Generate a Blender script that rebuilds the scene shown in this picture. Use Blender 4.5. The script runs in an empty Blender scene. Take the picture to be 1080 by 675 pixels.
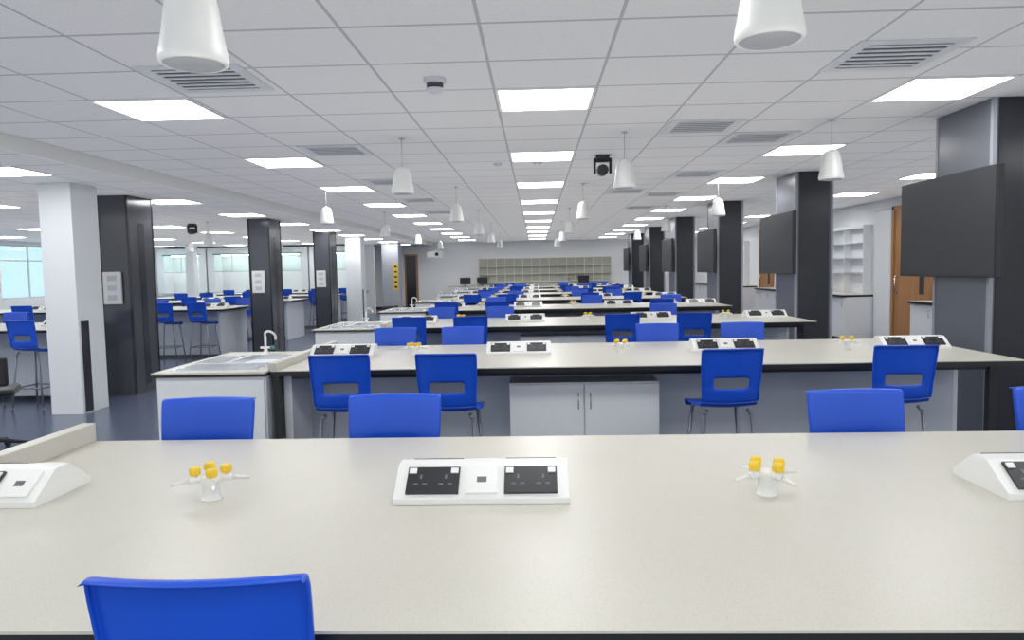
import bpy, bmesh, math, random
from mathutils import Vector, Matrix
random.seed(4)
sc = bpy.context.scene
COL = sc.collection
sc.view_settings.view_transform = 'Standard'
pi = math.pi
HC = 1.55          # camera height
ZC = HC + 1.18     # main ceiling
ZL = HC + 1.06     # lower ceiling
BT = HC - 0.62     # bench top height
F = 760.0

# ------------------------------------------------------------ materials
def srgb(r, g, b):
    def c(v):
        v /= 255.0
        return v/12.92 if v <= .04045 else ((v+.055)/1.055)**2.4
    return (c(r), c(g), c(b), 1)

def mat(name, col, rough=.5, metal=0, noise=0, scale=30, emit=0, spec=.5, bump=0):
    m = bpy.data.materials.new(name); m.use_nodes = True
    nt = m.node_tree; b = nt.nodes['Principled BSDF']
    b.inputs['Roughness'].default_value = rough
    b.inputs['Metallic'].default_value = metal
    b.inputs['Specular IOR Level'].default_value = spec
    b.inputs['Base Color'].default_value = col
    if noise or bump:
        tc = nt.nodes.new('ShaderNodeTexCoord')
        n = nt.nodes.new('ShaderNodeTexNoise'); n.inputs['Scale'].default_value = scale
        nt.links.new(tc.outputs['Object'], n.inputs['Vector'])
        if noise:
            mx = nt.nodes.new('ShaderNodeMix'); mx.data_type = 'RGBA'
            mx.inputs[6].default_value = tuple(max(0, c*(1-noise)) for c in col[:3])+(1,)
            mx.inputs[7].default_value = tuple(min(1, c*(1+noise)) for c in col[:3])+(1,)
            nt.links.new(n.outputs['Fac'], mx.inputs[0])
            nt.links.new(mx.outputs[2], b.inputs['Base Color'])
        if bump:
            bp = nt.nodes.new('ShaderNodeBump'); bp.inputs['Strength'].default_value = bump
            bp.inputs['Distance'].default_value = .002
            nt.links.new(n.outputs['Fac'], bp.inputs['Height'])
            nt.links.new(bp.outputs['Normal'], b.inputs['Normal'])
    if emit:
        b.inputs['Emission Color'].default_value = (1, 1, 1, 1)
        b.inputs['Emission Strength'].default_value = emit
    return m

M_blue = mat('blue_plastic', srgb(20, 80, 204), .33, noise=.06, scale=8, bump=.1)
M_white = mat('white_laminate', srgb(232, 234, 236), .38, noise=.02)
M_wplast = mat('white_plastic', srgb(234, 234, 231), .35, noise=.02)
M_wall = mat('wall_paint', srgb(240, 241, 242), .7, noise=.02, scale=3)
M_pale = mat('pale_grey_panel', srgb(200, 206, 215), .5, noise=.03, scale=4)
M_black = mat('black_edge', srgb(22, 23, 26), .4, noise=.1)
M_black2 = mat('black_plastic', srgb(36, 37, 41), .35, noise=.1)
M_dgrey = mat('dark_grey_cladding', srgb(70, 72, 80), .17, noise=.05, scale=2)
M_bgrey = mat('blue_grey_satin_cladding', srgb(104, 107, 118), .3, noise=.05, scale=2)
M_dgrey2 = mat('charcoal_cladding', srgb(40, 41, 47), .2, noise=.05, scale=2)
M_lgrey = mat('light_grey_trim', srgb(200, 203, 210), .4, noise=.04)
M_cgrey = mat('grey_corner_trim', srgb(158, 161, 168), .5, noise=.04)
M_mgrey = mat('mid_grey_slats', srgb(206, 208, 212), .5, noise=.04)
M_metal = mat('grey_metal', srgb(125, 130, 140), .35, .5, noise=.05)
M_steel = mat('stainless_steel', srgb(205, 209, 213), .25, .85, noise=.05)
M_yellow = mat('yellow_plastic', srgb(238, 200, 48), .35, noise=.04)
M_sign = mat('yellow_warning_vinyl', srgb(215, 175, 50), .5, noise=.04)
M_screen = mat('screen_glass', srgb(52, 54, 58), .5, noise=.03, scale=2, spec=.3)
M_grille = mat('speaker_grille', srgb(168, 170, 174), .6, noise=.12, scale=300)
M_hole = mat('socket_hole', srgb(110, 112, 116), .8, noise=.1)
M_cable = mat('cable', srgb(190, 190, 195), .5, noise=.05)
M_emit = mat('light_diffuser', (1, 1, 1, 1), .5, emit=12.5, noise=.001)
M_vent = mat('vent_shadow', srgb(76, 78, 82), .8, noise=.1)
M_hood = mat('hood_interior', srgb(236, 240, 239), .5, noise=.04, scale=3)
M_green = mat('green_trim', srgb(60, 150, 120), .5, noise=.04)
M_greenish = mat('cream_pigeonhole', srgb(222, 222, 212), .6, noise=.05, scale=5)
M_pdark = mat('pigeonhole_inside', srgb(188, 189, 178), .7, noise=.08, scale=5)

def worktop_mat():
    m = bpy.data.materials.new('speckled_worktop'); m.use_nodes = True
    nt = m.node_tree; b = nt.nodes['Principled BSDF']
    b.inputs['Roughness'].default_value = .34
    tc = nt.nodes.new('ShaderNodeTexCoord')
    v = nt.nodes.new('ShaderNodeTexNoise'); v.inputs['Scale'].default_value = 420; v.inputs['Detail'].default_value = 2
    n = nt.nodes.new('ShaderNodeTexNoise'); n.inputs['Scale'].default_value = 2.5
    nt.links.new(tc.outputs['Object'], v.inputs['Vector']); nt.links.new(tc.outputs['Object'], n.inputs['Vector'])
    r = nt.nodes.new('ShaderNodeValToRGB')
    r.color_ramp.elements[0].position = .28; r.color_ramp.elements[0].color = srgb(184, 180, 166)
    r.color_ramp.elements[1].position = .40; r.color_ramp.elements[1].color = srgb(205, 202, 189)
    e = r.color_ramp.elements.new(.66); e.color = srgb(209, 206, 194)
    nt.links.new(v.outputs['Fac'], r.inputs['Fac'])
    mx = nt.nodes.new('ShaderNodeMix'); mx.data_type = 'RGBA'; mx.blend_type = 'MULTIPLY'; mx.inputs[0].default_value = .1
    nt.links.new(r.outputs['Color'], mx.inputs[6]); nt.links.new(n.outputs['Fac'], mx.inputs[7])
    nt.links.new(mx.outputs[2], b.inputs['Base Color'])
    return m
M_top = worktop_mat()

def wood_mat():
    m = bpy.data.materials.new('oak_veneer'); m.use_nodes = True
    nt = m.node_tree; b = nt.nodes['Principled BSDF']; b.inputs['Roughness'].default_value = .45
    tc = nt.nodes.new('ShaderNodeTexCoord'); mp = nt.nodes.new('ShaderNodeMapping')
    mp.inputs['Scale'].default_value = (12, 12, .8)
    n = nt.nodes.new('ShaderNodeTexNoise'); n.inputs['Scale'].default_value = 2.5; n.inputs['Detail'].default_value = 5
    r = nt.nodes.new('ShaderNodeValToRGB')
    r.color_ramp.elements[0].color = srgb(140, 95, 55); r.color_ramp.elements[1].color = srgb(188, 138, 88)
    nt.links.new(tc.outputs['Object'], mp.inputs[0]); nt.links.new(mp.outputs[0], n.inputs['Vector'])
    nt.links.new(n.outputs['Fac'], r.inputs[0]); nt.links.new(r.outputs[0], b.inputs['Base Color'])
    return m
M_wood = wood_mat()

def glass_mat(name, tint):
    m = bpy.data.materials.new(name); m.use_nodes = True
    nt = m.node_tree; nt.nodes.clear()
    o = nt.nodes.new('ShaderNodeOutputMaterial'); mx = nt.nodes.new('ShaderNodeMixShader')
    t = nt.nodes.new('ShaderNodeBsdfTransparent'); t.inputs[0].default_value = tint
    g = nt.nodes.new('ShaderNodeBsdfGlossy'); g.inputs['Roughness'].default_value = .05
    mx.inputs[0].default_value = .07
    nt.links.new(t.outputs[0], mx.inputs[1]); nt.links.new(g.outputs[0], mx.inputs[2]); nt.links.new(mx.outputs[0], o.inputs[0])
    return m
M_glass = glass_mat('tinted_window_glass', (.80, .95, .98, 1))
M_glass2 = glass_mat('clear_sash_glass', (.90, .97, .95, 1))

LX0, LY0, TX, TY = .085, 5.11, .675, .63
def ceiling_mat():
    m = bpy.data.materials.new('ceiling_tiles'); m.use_nodes = True
    nt = m.node_tree; b = nt.nodes['Principled BSDF']; b.inputs['Roughness'].default_value = .85
    g = nt.nodes.new('ShaderNodeNewGeometry'); s = nt.nodes.new('ShaderNodeSeparateXYZ')
    nt.links.new(g.outputs['Position'], s.inputs[0])
    def M(op, a, bb):
        n = nt.nodes.new('ShaderNodeMath'); n.operation = op
        for i, v in enumerate((a, bb)):
            if isinstance(v, (int, float)): n.inputs[i].default_value = v
            else: nt.links.new(v, n.inputs[i])
        return n.outputs[0]
    dx = M('MULTIPLY', M('PINGPONG', M('DIVIDE', M('SUBTRACT', s.outputs[0], LX0-TX/2), TX), .5), TX)
    dy = M('MULTIPLY', M('PINGPONG', M('DIVIDE', M('SUBTRACT', s.outputs[1], LY0-TY/2), TY), .5), TY)
    dy2 = M('SUBTRACT', dy, .003)
    sh = M('LESS_THAN', M('MINIMUM', dx, dy2), .009)
    n = nt.nodes.new('ShaderNodeTexNoise'); n.inputs['Scale'].default_value = 90; n.inputs['Detail'].default_value = 4
    nt.links.new(g.outputs['Position'], n.inputs['Vector'])
    r = nt.nodes.new('ShaderNodeValToRGB')
    r.color_ramp.elements[0].position = .35; r.color_ramp.elements[0].color = srgb(218, 218, 219)
    r.color_ramp.elements[1].position = .6; r.color_ramp.elements[1].color = srgb(223, 223, 224)
    nt.links.new(n.outputs['Fac'], r.inputs[0])
    m1 = nt.nodes.new('ShaderNodeMix'); m1.data_type = 'RGBA'
    nt.links.new(sh, m1.inputs[0]); nt.links.new(r.outputs[0], m1.inputs[6]); m1.inputs[7].default_value = srgb(176, 177, 181)
    nt.links.new(m1.outputs[2], b.inputs['Base Color'])
    return m
M_ceil = ceiling_mat()
M_floor = mat('slate_vinyl', srgb(88, 97, 118), .25, noise=.15, scale=60)

# ------------------------------------------------------------ mesh helpers
def abox(bm, a, b, mi=0):
    x0, y0, z0 = a; x1, y1, z1 = b
    vs = [bm.verts.new(p) for p in ((x0,y0,z0),(x1,y0,z0),(x1,y1,z0),(x0,y1,z0),(x0,y0,z1),(x1,y0,z1),(x1,y1,z1),(x0,y1,z1))]
    for f in ((0,3,2,1),(4,5,6,7),(0,1,5,4),(1,2,6,5),(2,3,7,6),(3,0,4,7)):
        fc = bm.faces.new([vs[i] for i in f]); fc.material_index = mi

def acyl(bm, p0, p1, r0, r1=None, seg=12, mi=0):
    r1 = r0 if r1 is None else r1
    p0 = Vector(p0); p1 = Vector(p1); d = (p1-p0).normalized()
    u = d.orthogonal().normalized(); w = d.cross(u)
    ra = [bm.verts.new(p0+(u*math.cos(2*pi*i/seg)+w*math.sin(2*pi*i/seg))*r0) for i in range(seg)]
    rb = [bm.verts.new(p1+(u*math.cos(2*pi*i/seg)+w*math.sin(2*pi*i/seg))*r1) for i in range(seg)]
    for i in range(seg):
        j = (i+1) % seg
        f = bm.faces.new((ra[i], ra[j], rb[j], rb[i])); f.smooth = True; f.material_index = mi
    f = bm.faces.new(ra[::-1]); f.material_index = mi
    f = bm.faces.new(rb); f.material_index = mi

def alathe(bm, prof, seg=24, c=(0, 0, 0), mi=0, rib=0):
    rings = []
    for r, z in prof:
        if r < 1e-5: rings.append([bm.verts.new((c[0], c[1], c[2]+z))])
        else: rings.append([bm.verts.new((c[0]+r*(1-rib*(i % 2))*math.cos(2*pi*i/seg), c[1]+r*(1-rib*(i % 2))*math.sin(2*pi*i/seg), c[2]+z)) for i in range(seg)])
    for a, b in zip(rings, rings[1:]):
        for i in range(seg):
            j = (i+1) % seg
            if len(a) == 1 and len(b) == 1: continue
            if len(a) == 1: f = bm.faces.new((a[0], b[j], b[i]))
            elif len(b) == 1: f = bm.faces.new((a[i], a[j], b[0]))
            else: f = bm.faces.new((a[i], a[j], b[j], b[i]))
            f.smooth = not rib; f.material_index = mi

def tube(bm, pts, r, seg=10, mi=0):
    for a, b in zip(pts, pts[1:]): acyl(bm, a, b, r, r, seg, mi)

def link(o, parent=None):
    COL.objects.link(o)
    if parent is not None: o.parent = parent
    return o

def fin(bm, name, mats, parent=None, loc=(0, 0, 0), bevel=0, normals=True):
    if normals: bmesh.ops.recalc_face_normals(bm, faces=bm.faces[:])
    me = bpy.data.meshes.new(name); bm.to_mesh(me); bm.free()
    for m in (mats if isinstance(mats, (list, tuple)) else [mats]): me.materials.append(m)
    o = bpy.data.objects.new(name, me); o.location = loc
    link(o, parent)
    if bevel:
        md = o.modifiers.new('bevel', 'BEVEL'); md.width = bevel; md.segments = 2; md.limit_method = 'ANGLE'
    return o

def box(name, a, b, m, parent=None, bevel=0, loc=(0, 0, 0)):
    bm = bmesh.new(); abox(bm, a, b); return fin(bm, name, m, parent, loc, bevel)

def bake(o):
    dg = bpy.context.evaluated_depsgraph_get(); dg.update()
    me = bpy.data.meshes.new_from_object(o.evaluated_get(dg))
    o.modifiers.clear(); o.data = me

def tag(o, label, cat, group=None):
    o['label'] = label; o['category'] = cat
    if group: o['group'] = group
    return o

def thing(name, loc, label, cat, group=None):
    e = bpy.data.objects.new(name, None); e.location = loc; e.empty_display_size = .1
    link(e); return tag(e, label, cat, group)

def struct(o): o['kind'] = 'structure'; return o

def dup(root, loc, rz=0, label=None):
    def rec(o, parent):
        c = o.copy(); COL.objects.link(c)
        if parent is not None: c.parent = parent
        for ch in o.children: rec(ch, c)
        return c
    kids = list(root.children)
    c = root.copy(); COL.objects.link(c); c.location = loc; c.rotation_euler = (0, 0, rz)
    for ch in kids: rec(ch, c)
    if label: c['label'] = label
    return c

def joined(root, name, label, cat, group=None):
    """single-mesh version of a thing for tiny distant copies"""
    bm = bmesh.new(); mats = []
    bpy.context.view_layer.update()
    dg = bpy.context.evaluated_depsgraph_get()
    inv = root.matrix_world.inverted()
    def rec(o):
        if o.type == 'MESH':
            me = bpy.data.meshes.new_from_object(o.evaluated_get(dg))
            me.transform(inv @ o.matrix_world)
            off = []
            for m in me.materials:
                if m not in mats: mats.append(m)
                off.append(mats.index(m))
            n0 = len(bm.faces); bm.from_mesh(me); bm.faces.ensure_lookup_table()
            for f in bm.faces[n0:]: f.material_index = off[min(f.material_index, len(off)-1)] if off else 0
        for c in o.children: rec(c)
    rec(root)
    o = fin(bm, name, mats, normals=False)
    return tag(o, label, cat, group)

def remove(root):
    for c in list(root.children): remove(c)
    bpy.data.objects.remove(root)

# ------------------------------------------------------------ room shell
XL, XR, YB, YF = -14.5, 6.6, 30.0, -1.5
YW = 27.1   # end wall of the window-side hall
struct(box('floor', (XL, YF, -.1), (XR, YB, 0), M_floor))
XS = -4.3
struct(box('ceiling', (XS, YF, ZC), (XR, YB, ZC+.1), M_ceil))
struct(box('ceiling', (XL, YF, ZL), (XS, YB, ZC+.1), M_ceil))
struct(box('trim_1', (XS, YF, ZL-.012), (XS+.03, YB, ZC), M_wplast))
struct(box('wall_back', (XL, YB, 0), (XR, YB+.15, ZC), M_wall))
struct(box('wall_partition', (XL, YW, 0), (-6.1, YW+.15, ZL), M_wall))
struct(box('wall_right', (XR, YF, 0), (XR+.15, YB, ZC), M_wall))
# left wall with window openings
bm = bmesh.new()
abox(bm, (XL-.15, YF, 0), (XL, YB, 1.0)); abox(bm, (XL-.15, YF, 2.5), (XL, YB, ZL))
wy = []
y = 1.0
while y < 24:
    wy.append((y+.12, y+3.6)); y += 3.6
prev = YF
for a, b in wy:
    abox(bm, (XL-.15, prev, 1.0), (XL, a, 2.5)); prev = b
abox(bm, (XL-.15, prev, 1.0), (XL, YB, 2.5))
struct(fin(bm, 'wall_left', M_wall))
for i, (a, b) in enumerate(wy):
    bm = bmesh.new()
    for k in range(4):
        yy = a + (b-a)*k/3
        abox(bm, (XL-.075, max(a, yy-.018), 1.0), (XL-.045, min(b, yy+.018), 2.5), 0)
    for z in (1.0, 2.05, 2.465): abox(bm, (XL-.074, a, z), (XL-.046, b, z+.035), 0)
    abox(bm, (XL-.065, a, 1.0), (XL-.06, b, 2.5), 1)
    struct(fin(bm, 'window_%d' % (i+1), [M_lgrey, M_glass]))
struct(box('baseboard_right', (XR-.015, YF, 0), (XR, YB, .1), M_dgrey))
struct(box('baseboard_back', (XL, YB-.015, 0), (XR-.015, YB, .1), M_dgrey))

def wall_door(i, y0, y1):
    bm = bmesh.new()
    abox(bm, (XR-.05, y0, .1), (XR, y1, 2.5), 0)
    abox(bm, (XR-.08, y0-.07, .1), (XR, y0, 2.57), 0); abox(bm, (XR-.08, y1, .1), (XR, y1+.07, 2.57), 0)
    abox(bm, (XR-.08, y0-.07, 2.5), (XR, y1+.07, 2.57), 0)
    abox(bm, (XR-.056, y0+.15, 1.0), (XR-.048, y0+.3, 2.1), 2)
    tube(bm, [(XR-.05, y1-.12, 1.0), (XR-.1, y1-.12, 1.0), (XR-.1, y1-.12, 1.3), (XR-.05, y1-.12, 1.3)], .012, mi=3)
    struct(fin(bm, 'door_%d' % i, [M_wood, M_white, M_screen, M_steel]))
wall_door(1, 12.25, 13.42); wall_door(2, 20.3, 21.3)
bm = bmesh.new()
abox(bm, (-5.4, YB-.04, .1), (-4.98, YB, 2.2), 1); abox(bm, (-5.46, YB-.06, .1), (-5.4, YB, 2.27), 0)
abox(bm, (-4.98, YB-.06, .1), (-4.9, YB, 2.27), 0); abox(bm, (-5.4, YB-.06, 2.2), (-4.98, YB, 2.27), 0)
struct(fin(bm, 'door_3', [M_wood, M_dgrey2]))

# ------------------------------------------------------------ ceiling lights
L = thing('ceiling_light', (0, 0, -50), 'square white recessed LED panel light in the tiled ceiling', 'ceiling light', 'LED ceiling panels')
bm = bmesh.new()
hx, hy = .31, .30
for a, b in (((-hx-.02, -hy-.015, -.012), (hx+.02, -hy, 0)), ((-hx-.02, hy, -.012), (hx+.02, hy+.015, 0)),
             ((-hx-.02, -hy, -.012), (-hx, hy, 0)), ((hx, -hy, -.012), (hx+.02, hy, 0))): abox(bm, a, b)
fin(bm, 'frame', M_wplast, L)
box('diffuser', (-hx, -hy, -.008), (hx, hy, 0), M_emit, L)
for k in range(-2, 10):
    yy = LY0+2.52*k
    for xx, zz in ((-2.62, ZC), (LX0, ZC), (2.77, ZC), (5.45, ZC), (-5.16, ZL), (-7.86, ZL), (-10.6, ZL), (-13.2, ZL)):
        if xx < -6 and yy > YW-.5: continue
        if xx == -5.16 and k == 1: dup(L, (-5.22, 6.98, zz)); continue
        dup(L, (xx, yy, zz))
remove(L)

# vents
V = thing('air_vent', (0, 0, -50), 'square white ceiling air vent with pale grey louvres', 'air vent', 'ceiling air vents')
bm = bmesh.new(); h = .30
for a, b in (((-h, -h, -.008), (h, -h+.07, 0)), ((-h, h-.07, -.008), (h, h, 0)), ((-h, -h+.07, -.008), (-h+.07, h-.07, 0)), ((h-.07, -h+.07, -.008), (h, h-.07, 0))): abox(bm, a, b)
fin(bm, 'frame', M_mgrey, V, bevel=.002)
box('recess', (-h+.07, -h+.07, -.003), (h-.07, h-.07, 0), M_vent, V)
bm = bmesh.new()
for i in range(6):
    yy = -.208+i*.075
    abox(bm, (-.23, yy, -.009), (.23, yy+.030, -.004))
fin(bm, 'louvre', M_mgrey, V)
for xx, yy in ((-1.95, 4.36), (-1.9, 7.0), (-1.9, 9.5), (-1.9, 12.0), (-1.9, 14.6), (2.05, 4.28), (2.07, 6.85), (1.42, 6.25), (2.07, 9.4), (2.07, 11.9), (2.07, 14.4), (1.42, 11.3)):
    dup(V, (xx, yy, ZC))
remove(V)

# ------------------------------------------------------------ pendant speakers
S = thing('pendant_speaker', (0, 0, -50), 'white bell-shaped pendant loudspeaker hanging on a thin cable', 'speaker', 'hanging pendant speakers')
bm = bmesh.new()
alathe(bm, [(0, .240), (.016, .240), (.022, .232), (.042, .227), (.06, .214), (.070, .19), (.076, .16), (.083, .11), (.091, .06), (.098, .024), (.1, .01), (.0985, 0), (.094, -.006), (.088, -.007), (.084, .002)], 40)
fin(bm, 'shell', M_wplast, S)
bm = bmesh.new(); alathe(bm, [(.086, -.003), (.078, -.009), (.05, -.014), (0, -.016)], 32)
fin(bm, 'grille', M_grille, S)
for xx, yy, big in ((-1.01, 2.17, 0), (.69, 2.17, 0), (2.5, 2.17, 0), (-1.17, 6.45, 0), (.79, 6.4, 0), (2.45, 6.1, 0),
                (-2.95, 10.2, 0), (-1.1, 10.2, 0), (.68, 10.2, 0), (2.55, 10.2, 0),
                (-2.95, 14.2, 0), (-1.1, 14.2, 0), (.68, 14.2, 0), (2.55, 14.2, 0),
                (-2.95, 18.2, 0), (-1.1, 18.2, 0), (.68, 18.2, 0), (2.55, 18.2, 0), (-1.1, 22.4, 0), (.68, 22.4, 0), (-2.95, 22.4, 0),
                (-6.9, 10.1, 1), (-6.5, 14.2, 1), (-8.8, 14.2, 1), (-6.5, 18.2, 1), (-8.8, 18.2, 1)):
    zb = HC + ((.635 if xx < 0 else .655) if yy < 3 else .70)
    if big: zb -= .08
    c = dup(S, (xx, yy, zb))
    zc = ZL if big else ZC
    bm = bmesh.new(); acyl(bm, (0, 0, .238), (0, 0, zc-zb), .003, seg=8); alathe(bm, [(.025, zc-zb), (.025, zc-zb-.012), (.005, zc-zb-.02)], 16)
    fin(bm, 'cable', M_cable, c)
remove(S)

# smoke detector and ceiling devices
def lathe_thing(name, loc, label, cat, parts, group=None):
    t = thing(name, loc, label, cat, group)
    for n, prof, m in parts:
        bm = bmesh.new(); alathe(bm, prof, 28); fin(bm, n, m, t)
    return t
lathe_thing('smoke_detector', (-.60, 4.5, ZC), 'round white smoke detector on the ceiling', 'smoke detector',
  [('base', [(.07, 0), (.07, -.022), (.06, -.03), (0, -.03)], M_lgrey), ('sensor_band', [(.052, -.03), (.05, -.062), (0, -.062)], M_dgrey),
   ('cap', [(.056, -.062), (.053, -.074), (.035, -.088), (0, -.092)], M_lgrey)])
for xx, yy in ((0.04, 8.1), (-.4, 8.1)):
    lathe_thing('ceiling_sensor', (xx, yy, ZC), 'small round white ceiling sensor', 'sensor',
      [('base', [(.05, 0), (.05, -.012), (.03, -.03), (0, -.032)], M_lgrey)], 'small ceiling sensors')

def ptz(loc, label):
    t = thing('ceiling_camera', loc, label, 'camera', 'ceiling cameras')
    bm = bmesh.new(); abox(bm, (-.07, -.06, -.05), (.07, .06, 0)); fin(bm, 'mount', M_black2, t, bevel=.01)
    bm = bmesh.new(); abox(bm, (-.095, -.03, -.19), (-.07, .03, -.03)); abox(bm, (.07, -.03, -.19), (.095, .03, -.03)); abox(bm, (-.095, -.04, -.07), (.095, .04, -.045))
    fin(bm, 'yoke', M_black, t, bevel=.006)
    bm = bmesh.new(); acyl(bm, (0, .06, -.15), (0, -.09, -.16), .062, .055, 24); acyl(bm, (0, -.09, -.16), (0, -.1, -.1605), .04, .035, 24)
    fin(bm, 'camera_head', M_black2, t)
ptz((.72, 7.7, ZC), 'black pan-tilt camera hanging from the tiled ceiling')
ptz((-7.0, 14.6, ZL), 'black pan-tilt camera hanging from the tiled ceiling')

# ------------------------------------------------------------ chair
CH = thing('lab_chair', (0, 0, -50), 'high blue plastic lab chair on grey metal legs', 'chair', 'blue lab chairs')
SV = [-1, -.94, -.8, -.6, -.34, 0, .34, .6, .8, .94, 1]
def shell(rows, holes, name, lip=0):
    bm = bmesh.new(); g = []
    cols = [(s, 0) for s in SV]
    if lip: cols = [(-1.005, -lip)] + cols + [(1.005, -lip)]
    off = 1 if lip else 0
    for (yy, zz, hw, cy, cz) in rows:
        g.append([bm.verts.new((s*hw, yy+cy*s*s+dy, zz+cz*s*s)) for s, dy in cols])
    for i in range(len(rows)-1):
        for j in range(len(cols)-1):
            if (i, j-off) in holes: continue
            f = bm.faces.new((g[i][j], g[i][j+1], g[i+1][j+1], g[i+1][j])); f.smooth = True
    o = fin(bm, name, M_blue, CH, normals=False)
    m = o.modifiers.new('s', 'SOLIDIFY'); m.thickness = .010; m.offset = 0
    m = o.modifiers.new('b', 'SUBSURF'); m.levels = 1; m.render_levels = 1
    bake(o)
    for p in o.data.polygons: p.use_smooth = True
    return o
shell([(.205, .655, .165, 0, 0), (.20, .685, .178, 0, .005), (.15, .703, .187, 0, .008), (.05, .700, .189, 0, .012), (-.08, .698, .183, 0, .014), (-.15, .706, .176, .008, .012), (-.19, .738, .168, .02, .006)], set(), 'seat')
shell([(-.19, .738, .167, .02, .006), (-.203, .785, .168, .026, 0), (-.208, .828, .170, .028, 0), (-.209, .838, .170, .028, .006), (-.217, .880, .173, .028, -.006), (-.218, .890, .174, .028, 0), (-.228, .955, .177, .028, 0),
       (-.238, 1.02, .179, .026, 0), (-.242, 1.046, .179, .025, -.001), (-.244, 1.060, .178, .025, -.001), (-.250, 1.066, .178, .025, -.002), (-.270, 1.064, .178, .025, -.002)],
      {(3, 3), (3, 4), (3, 5), (3, 6), (2, 3), (2, 4), (2, 5), (2, 6), (4, 3), (4, 4), (4, 5), (4, 6)}, 'backrest', .018)
for sx in (-1, 1):
    for sy in (-1, 1):
        bm = bmesh.new(); tube(bm, [(sx*.12, sy*.12, .685), (sx*.14, sy*.14, .66), (sx*.2, sy*.19, .008)], .011)
        acyl(bm, (sx*.2, sy*.19, 0), (sx*.199, sy*.189, .03), .014, seg=10)
        fin(bm, 'leg', M_metal, CH)
bm = bmesh.new(); q = .178
tube(bm, [(-q, -q+.01, .26), (q, -q+.01, .26), (q, q-.01, .26), (-q, q-.01, .26), (-q, -q+.01, .26)], .009)
fin(bm, 'foot_rail', M_metal, CH)
CHL = joined(CH, 'lab_chair', CH['label'], 'chair', 'blue lab chairs')
CHL.location = (0, 0, -50)

# ------------------------------------------------------------ bench things
DY = 3.35; BY0 = 1.2; BD = 1.45; BX0, BX1 = -1.72, 3.04
def make_bench(x0, x1, loc, label, upstand=True, group='island lab benches'):
    t = thing('lab_bench', loc, label, 'lab bench', group)
    z = BT
    box('worktop', (x0, 0, z-.006), (x1, BD, z), M_top, t)
    box('black_edge', (x0+.001, .001, z-.036), (x1-.001, BD-.001, z-.006), M_black, t)
    if upstand:
        uh = .07 if loc[1] < 3 else .05
        bm = bmesh.new(); abox(bm, (x0-.012, 0.0, z), (x0+.04, BD, z+uh)); fin(bm, 'upstand', M_top, t, bevel=.003)
        mp = (.52, .92); mm = M_pale
    else:
        mp = (.40, 1.0); mm = M_pale
    box('end_panel', (x0+.045, .12, 0), (x0+.095, BD-.12, z-.036), M_white, t)
    for q_ in mp: box('modesty_panel', (x0+.095, q_, .06), (x1-.15, q_+.04, z-.036), mm, t)
    if upstand:
        bm = bmesh.new()
        abox(bm, (x1-.15, .12, 0), (x1-.10, .17, z-.036)); abox(bm, (x1-.15, BD-.17, 0), (x1-.10, BD-.12, z-.036))
        abox(bm, (x1-.149, .13, .08), (x1-.101, BD-.13, .12)); abox(bm, (x1-.149, .17, z-.08), (x1-.101, BD-.17, z-.037))
        abox(bm, (x0+.095, .14, z-.075), (x1-.15, .17, z-.037))
        abox(bm, (x0+.005, .03, 0), (x0+.043, .08, z-.036)); abox(bm, (x0+.006, .08, z-.08), (x0+.042, BD-.08, z-.037))
        abox(bm, (x0+.005, BD-.08, 0), (x0+.043, BD-.03, z-.036))
        fin(bm, 'leg_frame', M_black, t)
        box('end_panel', (x1-.148, .52, .12), (x1-.12, .96, z-.08), M_white, t)
    else:
        box('end_panel', (x1-.15, .12, 0), (x1-.10, BD-.12, z-.036), M_pale, t)
    return t

# cabinet under benches
CB = thing('under_bench_cabinet', (0, 0, -50), 'pale grey two-door cupboard under the lab bench', 'cabinet', 'under-bench cupboards')
box('body', (-.5, 0.02, .08), (.5, .30, .79), M_white, CB)
box('plinth', (-.48, .05, 0), (.48, .30, .08), M_dgrey, CB)
M_door = mat('white_door_laminate', srgb(242, 243, 244), .36, noise=.02)
for s in (-1, 1):
    d = box('door', (min(0, s)*.5+(.004), 0, .09), (max(0, s)*.5-(.004), .02, .78), M_door, CB, bevel=.002)
    bm = bmesh.new(); tube(bm, [(s*.04, 0, .62), (s*.04, -.02, .62), (s*.04, -.02, .72), (s*.04, 0, .72)], .004, 8)
    fin(bm, 'handle', M_steel, d)

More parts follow.
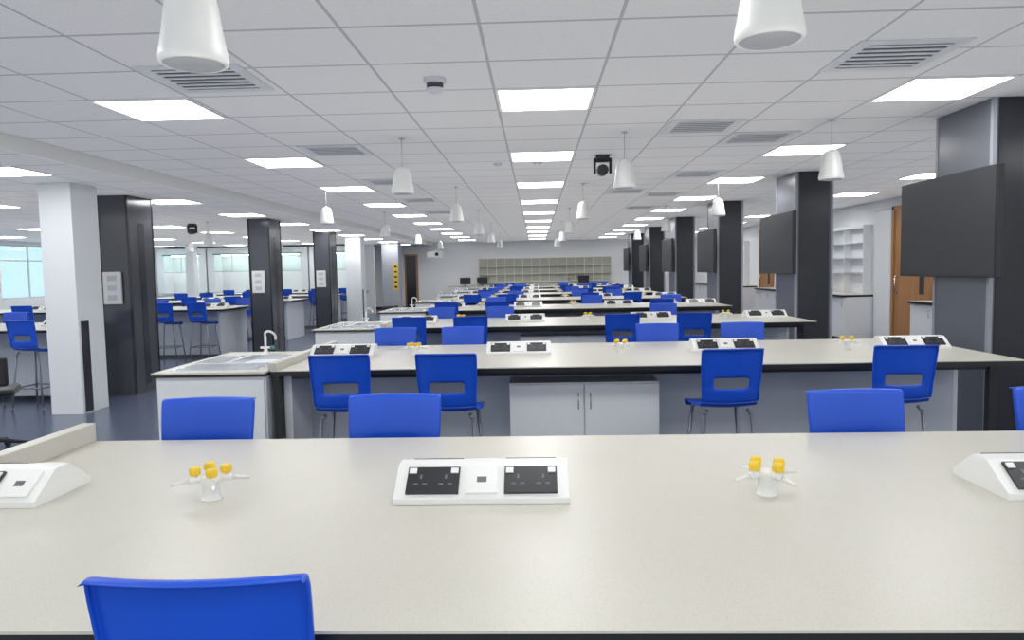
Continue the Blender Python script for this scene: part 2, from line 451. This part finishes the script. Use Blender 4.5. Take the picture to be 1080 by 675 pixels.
# power unit
def power_unit(layout, label):
    PU = thing('power_unit', (0, 0, -50), label, 'power unit', 'bench power units')
    bm = bmesh.new()
    PW = .235
    prof = [(-.125, 0), (-.125, .018), (-.03, .084), (.03, .084), (.125, .018), (.125, 0)]
    l = [bm.verts.new((-PW, y, z)) for y, z in prof]; r = [bm.verts.new((PW, y, z)) for y, z in prof]
    for i in range(6):
        j = (i+1) % 6; bm.faces.new((l[i], l[j], r[j], r[i]))
    bm.faces.new(l); bm.faces.new(r)
    fin(bm, 'body', M_wplast, PU, bevel=.0015)
    sl = math.atan2(.066, .095)
    for side in (1, -1):
        R0 = Matrix.Rotation(0 if side == 1 else pi, 4, 'Z')
        for cx, dark in layout:
            cx *= side
            Mx = R0 @ Matrix.Translation((cx, -.0775, .051)) @ Matrix.Rotation(sl, 4, 'X')
            w = .071 if dark else .043; hh = .044
            bm = bmesh.new(); abox(bm, (-w, -hh, 0), (w, hh, .007))
            if dark:
                for sx in (-1, 1):
                    for (hx_, hy_, a, b) in ((.034, .010, .003, .007), (.022, -.014, .006, .0025), (.046, -.014, .006, .0025)):
                        abox(bm, (sx*hx_-a, hy_-b, .0065), (sx*hx_+a, hy_+b, .0074), 1)
            bm.transform(Mx)
            p = fin(bm, 'socket_plate' if dark else 'data_plate', [M_black2, M_hole] if dark else M_wplast, PU)
            if dark:
                p['label'] = 'black double socket plate'
                for sx in (-1, 1):
                    bm = bmesh.new(); abox(bm, (sx*.057-.010, .021, .007), (sx*.057+.010, .038, .0105)); bm.transform(Mx)
                    fin(bm, 'switch', M_wplast, p)
            else:
                bm = bmesh.new(); abox(bm, (-.013, -.009, .007), (.013, .009, .0078)); bm.transform(Mx)
                fin(bm, 'data_port', M_hole, p)
    return PU
PU = power_unit(((-.132, 1), (0, 0), (.132, 1)), 'white bench-top power unit with black double sockets')
PU2 = power_unit(((-.132, 1), (.03, 1), (.165, 0)), 'white bench-top power unit with data plate at one end')
PUL = joined(PU, 'power_unit', PU['label'], 'power unit', 'bench power units')

# gas taps
GT = thing('gas_tap', (0, 0, -50), 'white four-way gas tap turret with yellow knobs', 'gas tap', 'bench gas taps')
bm = bmesh.new(); alathe(bm, [(0, 0), (.028, 0), (.028, .004), (.0245, .007), (.024, .02), (.024, .045), (.028, .05), (.028, .064), (.022, .069), (0, .07)], 24)
fin(bm, 'turret', M_wplast, GT)
for ang in (22, 118, 202, 298):
    a = math.radians(ang); c, s = math.cos(a), math.sin(a)
    bm = bmesh.new()
    acyl(bm, (c*.018, s*.018, .058), (c*.056, s*.056, .058), .010, .010, 12)
    acyl(bm, (c*.056, s*.056, .058), (c*.102, s*.102, .050), .007, .003, 10)
    acyl(bm, (c*.040, s*.040, .060), (c*.040, s*.040, .076), .007, .007, 10)
    n = fin(bm, 'nozzle', M_wplast, GT)
    bm = bmesh.new(); cc = Vector((c*.040, s*.040, .071))
    alathe(bm, [(0, 0), (.010, 0), (.0145, .003), (.0155, .008), (.0155, .017), (.013, .023), (0, .025)], 24, cc, rib=.10)
    fin(bm, 'knob', M_yellow, n)
GTL = joined(GT, 'gas_tap', GT['label'], 'gas tap', 'bench gas taps')

# sink unit
SK = thing('sink_unit', (0, 0, -50), 'white sink cupboard with cream worktop, steel basin and white tap', 'sink', 'bench-end sink units')
sw, sd = .755, 1.2
bm = bmesh.new(); abox(bm, (-sw+.02, .03, .08), (-.02, sd-.03, BT-.03)); abox(bm, (-sw+.05, .06, 0), (-.04, sd-.06, .08)); fin(bm, 'body', M_white, SK)
box('door', (-sw+.03, .012, .1), (-.03, .03, BT-.05), M_white, SK, bevel=.002)
bm = bmesh.new()
bx0, bx1, by0, by1 = -.46, -.08, .46, .94
def ring(bm, x0, x1, y0, y1, hx0, hx1, hy0, hy1, z0, z1, mi=0):
    abox(bm, (x0, y0, z0), (x1, hy0, z1), mi); abox(bm, (x0, hy1, z0), (x1, y1, z1), mi)
    abox(bm, (x0, hy0, z0), (hx0, hy1, z1), mi); abox(bm, (hx1, hy0, z0), (x1, hy1, z1), mi)
ring(bm, -sw, -.014, 0, sd, bx0, bx1, by0, by1, BT-.012, BT)
fin(bm, 'worktop', M_top, SK)
bm = bmesh.new(); ring(bm, -sw+.001, -.015, .001, sd-.001, bx0, bx1, by0, by1, BT-.03, BT-.012); fin(bm, 'black_edge', M_black, SK)
bm = bmesh.new()
ring(bm, bx0-.03, bx1+.03, by0-.03, by1+.03, bx0+.004, bx1-.004, by0+.004, by1-.004, BT, BT+.004)
ring(bm, bx0, bx1, by0, by1, bx0+.005, bx1-.005, by0+.005, by1-.005, BT-.2, BT)
abox(bm, (bx0, by0, BT-.2), (bx1, by1, BT-.195)); fin(bm, 'basin', M_steel, SK)
bm = bmesh.new()
abox(bm, (-.68, .1, BT), (-.1, .40, BT+.003))
for i in range(9): abox(bm, (-.66, .13+i*.03, BT+.003), (-.12, .14+i*.03, BT+.007))
abox(bm, (-.7, .44, BT), (-.50, .95, BT+.003))
for i in range(6): abox(bm, (-.69+i*.032, .5, BT+.003), (-.68+i*.032, .92, BT+.007))
fin(bm, 'drainer', M_steel, SK)
bm = bmesh.new(); tx, ty = -.40, 1.04
alathe(bm, [(.024, 0), (.024, .012), (.014, .025), (.011, .05)], 16, (tx, ty, BT))
ra = .040
pts = [(tx, ty, BT+.04), (tx, ty, BT+.14)] + [(tx+ra-ra*math.cos(a), ty-.02*math.sin(a)*2, BT+.14+ra*math.sin(a)) for a in [i*pi/8 for i in range(1, 9)]] + [(tx+2*ra, ty, BT+.11)]
tube(bm, pts, .009, 12)
tube(bm, [(tx-.04, ty, BT+.05), (tx+.04, ty, BT+.05)], .009, 12)
tp = fin(bm, 'tap', M_wplast, SK)
bm = bmesh.new(); acyl(bm, (tx+.04, ty, BT+.05), (tx+.065, ty, BT+.05), .014, seg=12); fin(bm, 'tap_handle', M_green, tp)

chairs_near = {0: [(-.563, 1.345, .03)],
  1: [(-1.18, 4.44, .02), (-.53, 4.42, -.03), (1.13, 4.45, .05), (2.17, 4.5, -.04)],
  2: [(-1.36, 7.85, 0), (-.72, 7.8, .1), (.90, 7.8, 0), (1.66, 7.8, -.05)]}
chairs_far = {0: [(-1.29, 2.54, .03), (-.565, 2.55, -.02), (1.215, 2.535, .03), (1.99, 2.55, 0)],
  1: [(-1.22, 5.95, 0), (-.63, 5.95, .03), (1.03, 5.95, 0), (1.74, 5.95, -.04)]}
NB = 8
nx = [(-1.3, -.6, 1.0, 1.8), (-1.25, 1.1, 1.9), (-.6, 1.0, 2.3), (-1.3, -.5, 1.8)]
fx = [(-1.2, -.5, 1.0, 1.85), (-1.1, .95, 2.2), (-1.2, -.4, 1.6), (-.8, 1.0, 2.3)]
for k in range(NB):
    y0 = BY0 + DY*k
    make_bench(BX0, BX1, (0, y0, 0), 'long cream speckled lab bench with black edge and grey panels')
    if k > 0: dup(SK, (BX0, y0-.05, 0))
    dup(CB, (.31, y0+.22, 0))
    P = PU if k < 3 else PUL; G = GT if k < 3 else GTL
    for xx in ((-1.60, -.155, 1.445) if k == 0 else (-1.44, -.135, 1.37, 2.72)): dup(PU2 if (k == 0 and xx < -1) else P, (xx, y0+.79, BT))
    for xx in (-.91, .615, 2.25): dup(G, (xx, y0+.735, BT), .05*(k % 3))
    nl = chairs_near.get(k) or [(x+random.uniform(-.12, .12), y0+random.uniform(-.04, .08), random.uniform(-.15, .15)) for x in nx[k % 4]]
    fl = chairs_far.get(k) or [(x+random.uniform(-.12, .12), y0+BD-.02+random.uniform(-.06, .08), random.uniform(-.15, .15)) for x in fx[k % 4]]
    C = CH if k < 3 else CHL
    for x, y, a in nl: dup(C, (x, y, 0), a)
    for x, y, a in fl: dup(C, (x, y, 0), pi+a)

# left hall benches
for k, y0 in enumerate((8.5, 13.0, 16.6, 20.0, 23.2)):
    make_bench(-11.0, -5.75, (0, y0, 0), 'long cream speckled lab bench with pale panels beside the windows', False, 'window-side lab benches')
    for xx in (-6.2, -7.9, -9.6): dup(PUL, (xx, y0+.75, BT))
    if k == 0: xs = (-5.95, -6.75, -7.6, -8.4)
    elif k == 1: xs = (-6.05, -6.75, -7.8, -8.5, -9.3, -10)
    else: xs = (-6.1, -7.0, -8.0, -9.1, -9.9)
    for xx in xs:
        dup(CH if k < 2 else CHL, (xx+random.uniform(-.05, .05), y0-.1, 0), random.uniform(-.1, .1))
        if k < 2: dup(CHL, (xx+random.uniform(-.1, .1), y0+BD+.1, 0), pi+random.uniform(-.1, .1))
for o in (CH, CHL, CB, PU, PU2, PUL, GT, GTL, SK): remove(o)

# ------------------------------------------------------------ columns
def outlet_panel(t, x0, y, z0, w, h):
    p = box('service_panel', (x0, y-.03, z0), (x0+w, y, z0+h), M_wplast, t, bevel=.004)
    bm = bmesh.new()
    for i in range(3):
        abox(bm, (x0+w*.25, y-.034, z0+h*(.12+.3*i)), (x0+w*.75, y-.03, z0+h*(.28+.3*i)))
    fin(bm, 'socket', M_lgrey, p)

def dark_column(x0, x1, y0, y1, zt, label, face=1):
    t = thing('column', ((x0+x1)/2, (y0+y1)/2, 0), label, 'column', 'dark clad columns')
    a, b = (x1-x0)/2, (y1-y0)/2
    box('cladding', (-a+.006, -b+.012, 0), (a-.006, b-.012, zt), M_bgrey if face < 0 else M_dgrey, t)
    for sx in (-1, 1):
        for sy in (-1, 1):
            box('corner_trim', (sx*a-(.03 if sx > 0 else 0), sy*b-(.03 if sy > 0 else 0), 0), (sx*a+(.03 if sx < 0 else 0), sy*b+(.03 if sy < 0 else 0), zt), M_cgrey if face < 0 else M_dgrey2, t)
    bm = bmesh.new()
    abox(bm, (-a+.05, -b+.004, 0), (a-.05, -b+.02, zt)) if face < 0 else abox(bm, (a-.02, -.07, .1), (a-.002, .07, zt-.35))
    fin(bm, 'inset_panel', M_dgrey2, t)
    return t
for i, y in enumerate((5.42, 9.4, 13.4, 17.4, 21.4, 25.4)):
    t = dark_column(3.33, 3.81, y, y+.75, ZC, 'dark grey clad square column with pale corner trims', -1)
    T = thing('television', (3.20, y+.38, 1.43), 'large black flat screen television mounted on a dark column', 'television', 'column mounted televisions')
    w, h0 = .66, .79
    bm = bmesh.new(); abox(bm, (0, -w, 0), (.05, w, h0)); fin(bm, 'casing', M_black2, T, bevel=.006)
    box('screen', (-.003, -w+.012, .014), (.001, w-.012, h0-.012), M_screen, T)
    box('wall_bracket', (.05, -.2, .2), (.131, .2, .6), M_black, T)
for y, xo in ((9.25, -.08), (13.6, .16), (18.15, 0)):
    t = dark_column(-5.62+xo, -5.2+xo, y, y+.62, ZL, 'dark grey clad square column with white service panel', 1)
    outlet_panel(t, -.15, -.31, 1.20, .24, .42)

def white_column(x0, x1, y0, y1, label, m=M_white, strip=True, sign=False):
    t = thing('column', ((x0+x1)/2, (y0+y1)/2, 0), label, 'column', 'white boxed columns')
    a, b = (x1-x0)/2, (y1-y0)/2
    box('cladding', (-a, -b, 0), (a, b, ZL), m, t, bevel=.004)
    if strip: box('cover_strip', (a, -.2, .02), (a+.012, -.07, 1.06), M_dgrey2, t)
    if sign:
        bm = bmesh.new()
        abox(bm, (a-.2, -b-.006, .9), (a-.02, -b, 1.85), 0)
        for i in range(5): abox(bm, (a-.16, -b-.008, .98+i*.18), (a-.06, -b-.006, 1.05+i*.18), 1)
        fin(bm, 'warning_sign', [M_sign, M_black], t)
white_column(-5.53, -5.16, 7.93, 8.42, 'white boxed square column with a dark cover strip')
white_column(-5.5, -5.05, 20.75, 21.3, 'white boxed square column beyond the dark columns')
white_column(-5.5, -4.9, 25.7, 26.3, 'light grey column with yellow and black warning sign', M_cgrey, False, True)
for x, y in ((-12.25, 24.9), (-10.0, 24.9), (-7.6, 24.9)):
    white_column(x, x+.3, y, y+.3, 'slim white boxed column beside the fume cupboards', M_white, False)

# ------------------------------------------------------------ fume cupboards
def fume(x):
    t = thing('fume_cupboard', (x, YW-.82, 0), 'white fume cupboard with glass sash and green top trim', 'fume cupboard', 'fume cupboards along the end wall')
    bm = bmesh.new(); abox(bm, (-.8, .05, .08), (.8, .8, .88)); abox(bm, (-.78, .1, 0), (.78, .8, .08)); fin(bm, 'base', M_white, t)
    for s in (-.78, .01): box('door', (s, .03, .1), (s+.77, .05, .86), M_pale, t)
    box('worktop', (-.85, 0, .88), (.85, .8, .93), M_lgrey, t)
    bm = bmesh.new()
    abox(bm, (-.92, .05, .93), (-.66, .8, 2.55), 0); abox(bm, (.66, .05, .93), (.92, .8, 2.55), 0); abox(bm, (-.66, .05, 2.3), (.66, .8, 2.55), 0)
    abox(bm, (-.66, .75, .93), (.66, .8, 2.3), 1)
    fin(bm, 'hood', [M_white, M_hood], t)
    box('hood_glow', (-.5, .3, 2.27), (.5, .38, 2.30), M_emit, t)  # emissive bar added to whiten the cupboard interior
    box('green_trim', (-.7, .03, 2.3), (.7, .05, 2.34), M_green, t)
    bm = bmesh.new(); abox(bm, (-.66, .055, 1.7), (.66, .062, 2.3), 1); abox(bm, (-.66, .05, 1.66), (.66, .07, 1.7), 0); abox(bm, (-.02, .05, 1.7), (.02, .07, 2.3), 0); fin(bm, 'sash', [M_lgrey, M_glass2], t)
for x in (-13.1, -11.2, -9.3, -7.4): fume(x)

# ------------------------------------------------------------ pigeonhole shelf on back wall
t = thing('pigeonhole_shelf', (0, 0, 0), 'long cream pigeonhole shelving unit fixed along the white wall', 'shelf')
x0, x1, z0, z1 = -2.35, 3.1, 1.05, 2.02
NXc, NZc = 15, 3
bm = bmesh.new()
for i in range(NXc+1):
    x = x0+(x1-x0)*i/NXc; abox(bm, (x-.014, YB-.18, z0), (x+.014, YB-.02, z1))
for j in range(NZc+1):
    z = z0+(z1-z0)*j/NZc; abox(bm, (x0-.014, YB-.178, z-.014), (x1+.014, YB-.02, z+.014))
fin(bm, 'frame', M_greenish, t)
box('back_board', (x0, YB-.03, z0), (x1, YB-.001, z1), M_pdark, t)
t = thing('wall_counter', (0, 0, 0), 'white cupboards with cream worktop under the pigeonholes', 'counter')
box('body', (-3.6, YB-.6, 0), (3.3, YB-.02, .88), M_white, t); box('worktop', (-3.62, YB-.63, .88), (3.32, YB-.02, .92), M_top, t)

for x, y in ((-2.9, 29.6), (-2.2, 29.6), (1.95, 29.6)):
    m = thing('computer_monitor', (x, y, .92), 'small black computer monitor on the wall counter', 'monitor', 'computer monitors')
    box('screen', (-.22, -.03, .06), (.22, 0, .34), M_black2, m, bevel=.005)
    bm = bmesh.new(); abox(bm, (-.12, -.08, 0), (.12, .08, .012)); abox(bm, (-.02, 0, .012), (.02, .02, .2)); fin(bm, 'stand', M_black, m)
m = thing('projector', (-4.0, YB, 2.1), 'white short-throw projector on a wall arm', 'projector')
bm = bmesh.new(); abox(bm, (-.05, -1.2, .24), (.05, .01, .32)); fin(bm, 'arm', M_wplast, m)
bm = bmesh.new(); abox(bm, (-.3, -1.5, .0), (.3, -1.0, .24)); fin(bm, 'body', M_wplast, m, bevel=.02)
bm = bmesh.new(); acyl(bm, (.1, -1.5, .12), (.1, -1.53, .12), .07, seg=16); fin(bm, 'lens', M_black2, m)

# ------------------------------------------------------------ right side counters, shelves
def side_counter(y0, y1):
    t = thing('wall_counter', (XR, y0, 0), 'white cupboards with cream worktop along the side wall', 'counter', 'side wall counters')
    n = max(1, round((y1-y0)/.6)); d = (y1-y0)/n
    box('body', (-.56, 0, .08), (-.02, y1-y0, BT-.04), M_white, t)
    box('plinth', (-.5, .02, 0), (-.02, y1-y0-.02, .08), M_dgrey, t)
    box('worktop', (-.62, 0, BT-.04), (-.02, y1-y0, BT), M_black, t)
    box('worktop_surface', (-.619, .001, BT), (-.021, y1-y0-.001, BT+.004), M_top, t)
    for i in range(n):
        dd = box('door', (-.58, i*d+.004, .1), (-.56, (i+1)*d-.004, BT-.06), M_white, t)
        bm = bmesh.new(); tube(bm, [(-.58, i*d+.06, .7), (-.6, i*d+.06, .7), (-.6, i*d+.06, .8), (-.58, i*d+.06, .8)], .005, 6); fin(bm, 'handle', M_steel, dd)
side_counter(8.0, 11.8); side_counter(14.3, 20.0); side_counter(21.7, 28.5)
t = thing('wall_panel', (XR, 13.55, 0), 'flush tall white access panel beside the wooden door', 'panel')
box('frame', (-.035, 0, .1), (0, .70, 2.55), M_lgrey, t); box('door', (-.05, .03, .13), (-.035, .67, 2.52), M_white, t)
def shelf_unit(y0, y1):
    t = thing('wall_shelf', (XR, y0, 0), 'open white shelving bay with glass shelves above the counter', 'shelf', 'side wall shelves')
    d = y1-y0; zs = (1.35, 1.65, 1.95)
    bm = bmesh.new()
    abox(bm, (-.18, 0, BT+.004), (-.02, .03, 2.3)); abox(bm, (-.18, d-.03, BT+.004), (-.02, d, 2.3)); abox(bm, (-.18, .03, 2.24), (-.02, d-.03, 2.3))
    abox(bm, (-.18, d/2-.012, BT+.004), (-.02, d/2+.012, 2.24))
    fin(bm, 'surround', M_white, t)
    for z in zs:
        bm = bmesh.new(); abox(bm, (-.17, .03, z), (-.02, d/2-.012, z+.012)); abox(bm, (-.17, d/2+.012, z), (-.02, d-.03, z+.012))
        fin(bm, 'shelf_board', M_lgrey, t)
shelf_unit(14.4, 16.2); shelf_unit(22.5, 26)

# ------------------------------------------------------------ office chairs
def office(x, y, rz):
    t = thing('office_chair', (x, y, 0), 'black fabric office chair on a five-star castor base', 'chair', 'black office chairs'); t.rotation_euler = (0, 0, rz)
    bm = bmesh.new()
    for i in range(5):
        a = 2*pi*i/5; c, s = math.cos(a), math.sin(a)
        acyl(bm, (0, 0, .12), (c*.28, s*.28, .07), .022, .014, 8)
        acyl(bm, (c*.28-s*.02, s*.28+c*.02, .03), (c*.28+s*.02, s*.28-c*.02, .03), .03, .03, 12)
        acyl(bm, (c*.28, s*.28, .03), (c*.28, s*.28, .08), .01, .01, 8)
    fin(bm, 'base', M_black2, t)
    bm = bmesh.new(); acyl(bm, (0, 0, .1), (0, 0, .52), .025, seg=14); fin(bm, 'gas_column', M_black2, t)
    bm = bmesh.new(); abox(bm, (-.23, -.22, .52), (.23, .22, .59)); fin(bm, 'seat', M_black, t, bevel=.03)
    bm = bmesh.new(); abox(bm, (-.2, -.27, .62), (.2, -.22, .88)); fin(bm, 'backrest', M_black, t, bevel=.022)
    bm = bmesh.new(); tube(bm, [(0, 0, .51), (0, -.26, .53), (0, -.285, .76)], .016, 8); fin(bm, 'back_stem', M_black2, t)
office(-4.90, 6.2, .5); office(-3.1, 14.4, 1.0)

# ------------------------------------------------------------ unseen area lights added to brighten the ceiling
def ceiling_fill(x0, x1, y0, y1, z, e):
    l = bpy.data.lights.new('ceiling_fill', 'AREA'); l.shape = 'RECTANGLE'; l.size = x1-x0; l.size_y = y1-y0
    l.energy = e*(x1-x0)*(y1-y0); l.spread = math.radians(70); l.color = (1, .985, .975)
    o = bpy.data.objects.new('ceiling_fill', l); o.location = ((x0+x1)/2, (y0+y1)/2, z); o.rotation_euler = (pi, 0, 0)
    COL.objects.link(o)
ceiling_fill(XS, XR, YF, YB, 1.95, .95)
ceiling_fill(XL, XS, YF, YW, 1.95, .95)

# ------------------------------------------------------------ world + camera
w = bpy.data.worlds.new('world'); sc.world = w; w.use_nodes = True
bg = w.node_tree.nodes['Background']; bg.inputs[0].default_value = (.94, .985, 1, 1); bg.inputs[1].default_value = 1.15

cam = bpy.data.cameras.new('camera'); co = bpy.data.objects.new('camera', cam); COL.objects.link(co)
cam.sensor_width = 36; cam.lens = F/1080*36; cam.clip_end = 200; cam.clip_start = .05
th = math.atan(53/F); ps = math.atan(26/(F/math.cos(th))); ro = .019
fw = Vector((-math.sin(ps)*math.cos(th), math.cos(ps)*math.cos(th), -math.sin(th)))
r0 = Vector((math.cos(ps), math.sin(ps), 0)); u0 = r0.cross(fw)
R = r0*math.cos(ro)-u0*math.sin(ro); U = u0*math.cos(ro)+r0*math.sin(ro)
mw = Matrix((R, U, -fw)).transposed().to_4x4(); mw.translation = Vector((0, 0, HC))
co.matrix_world = mw
sc.camera = co
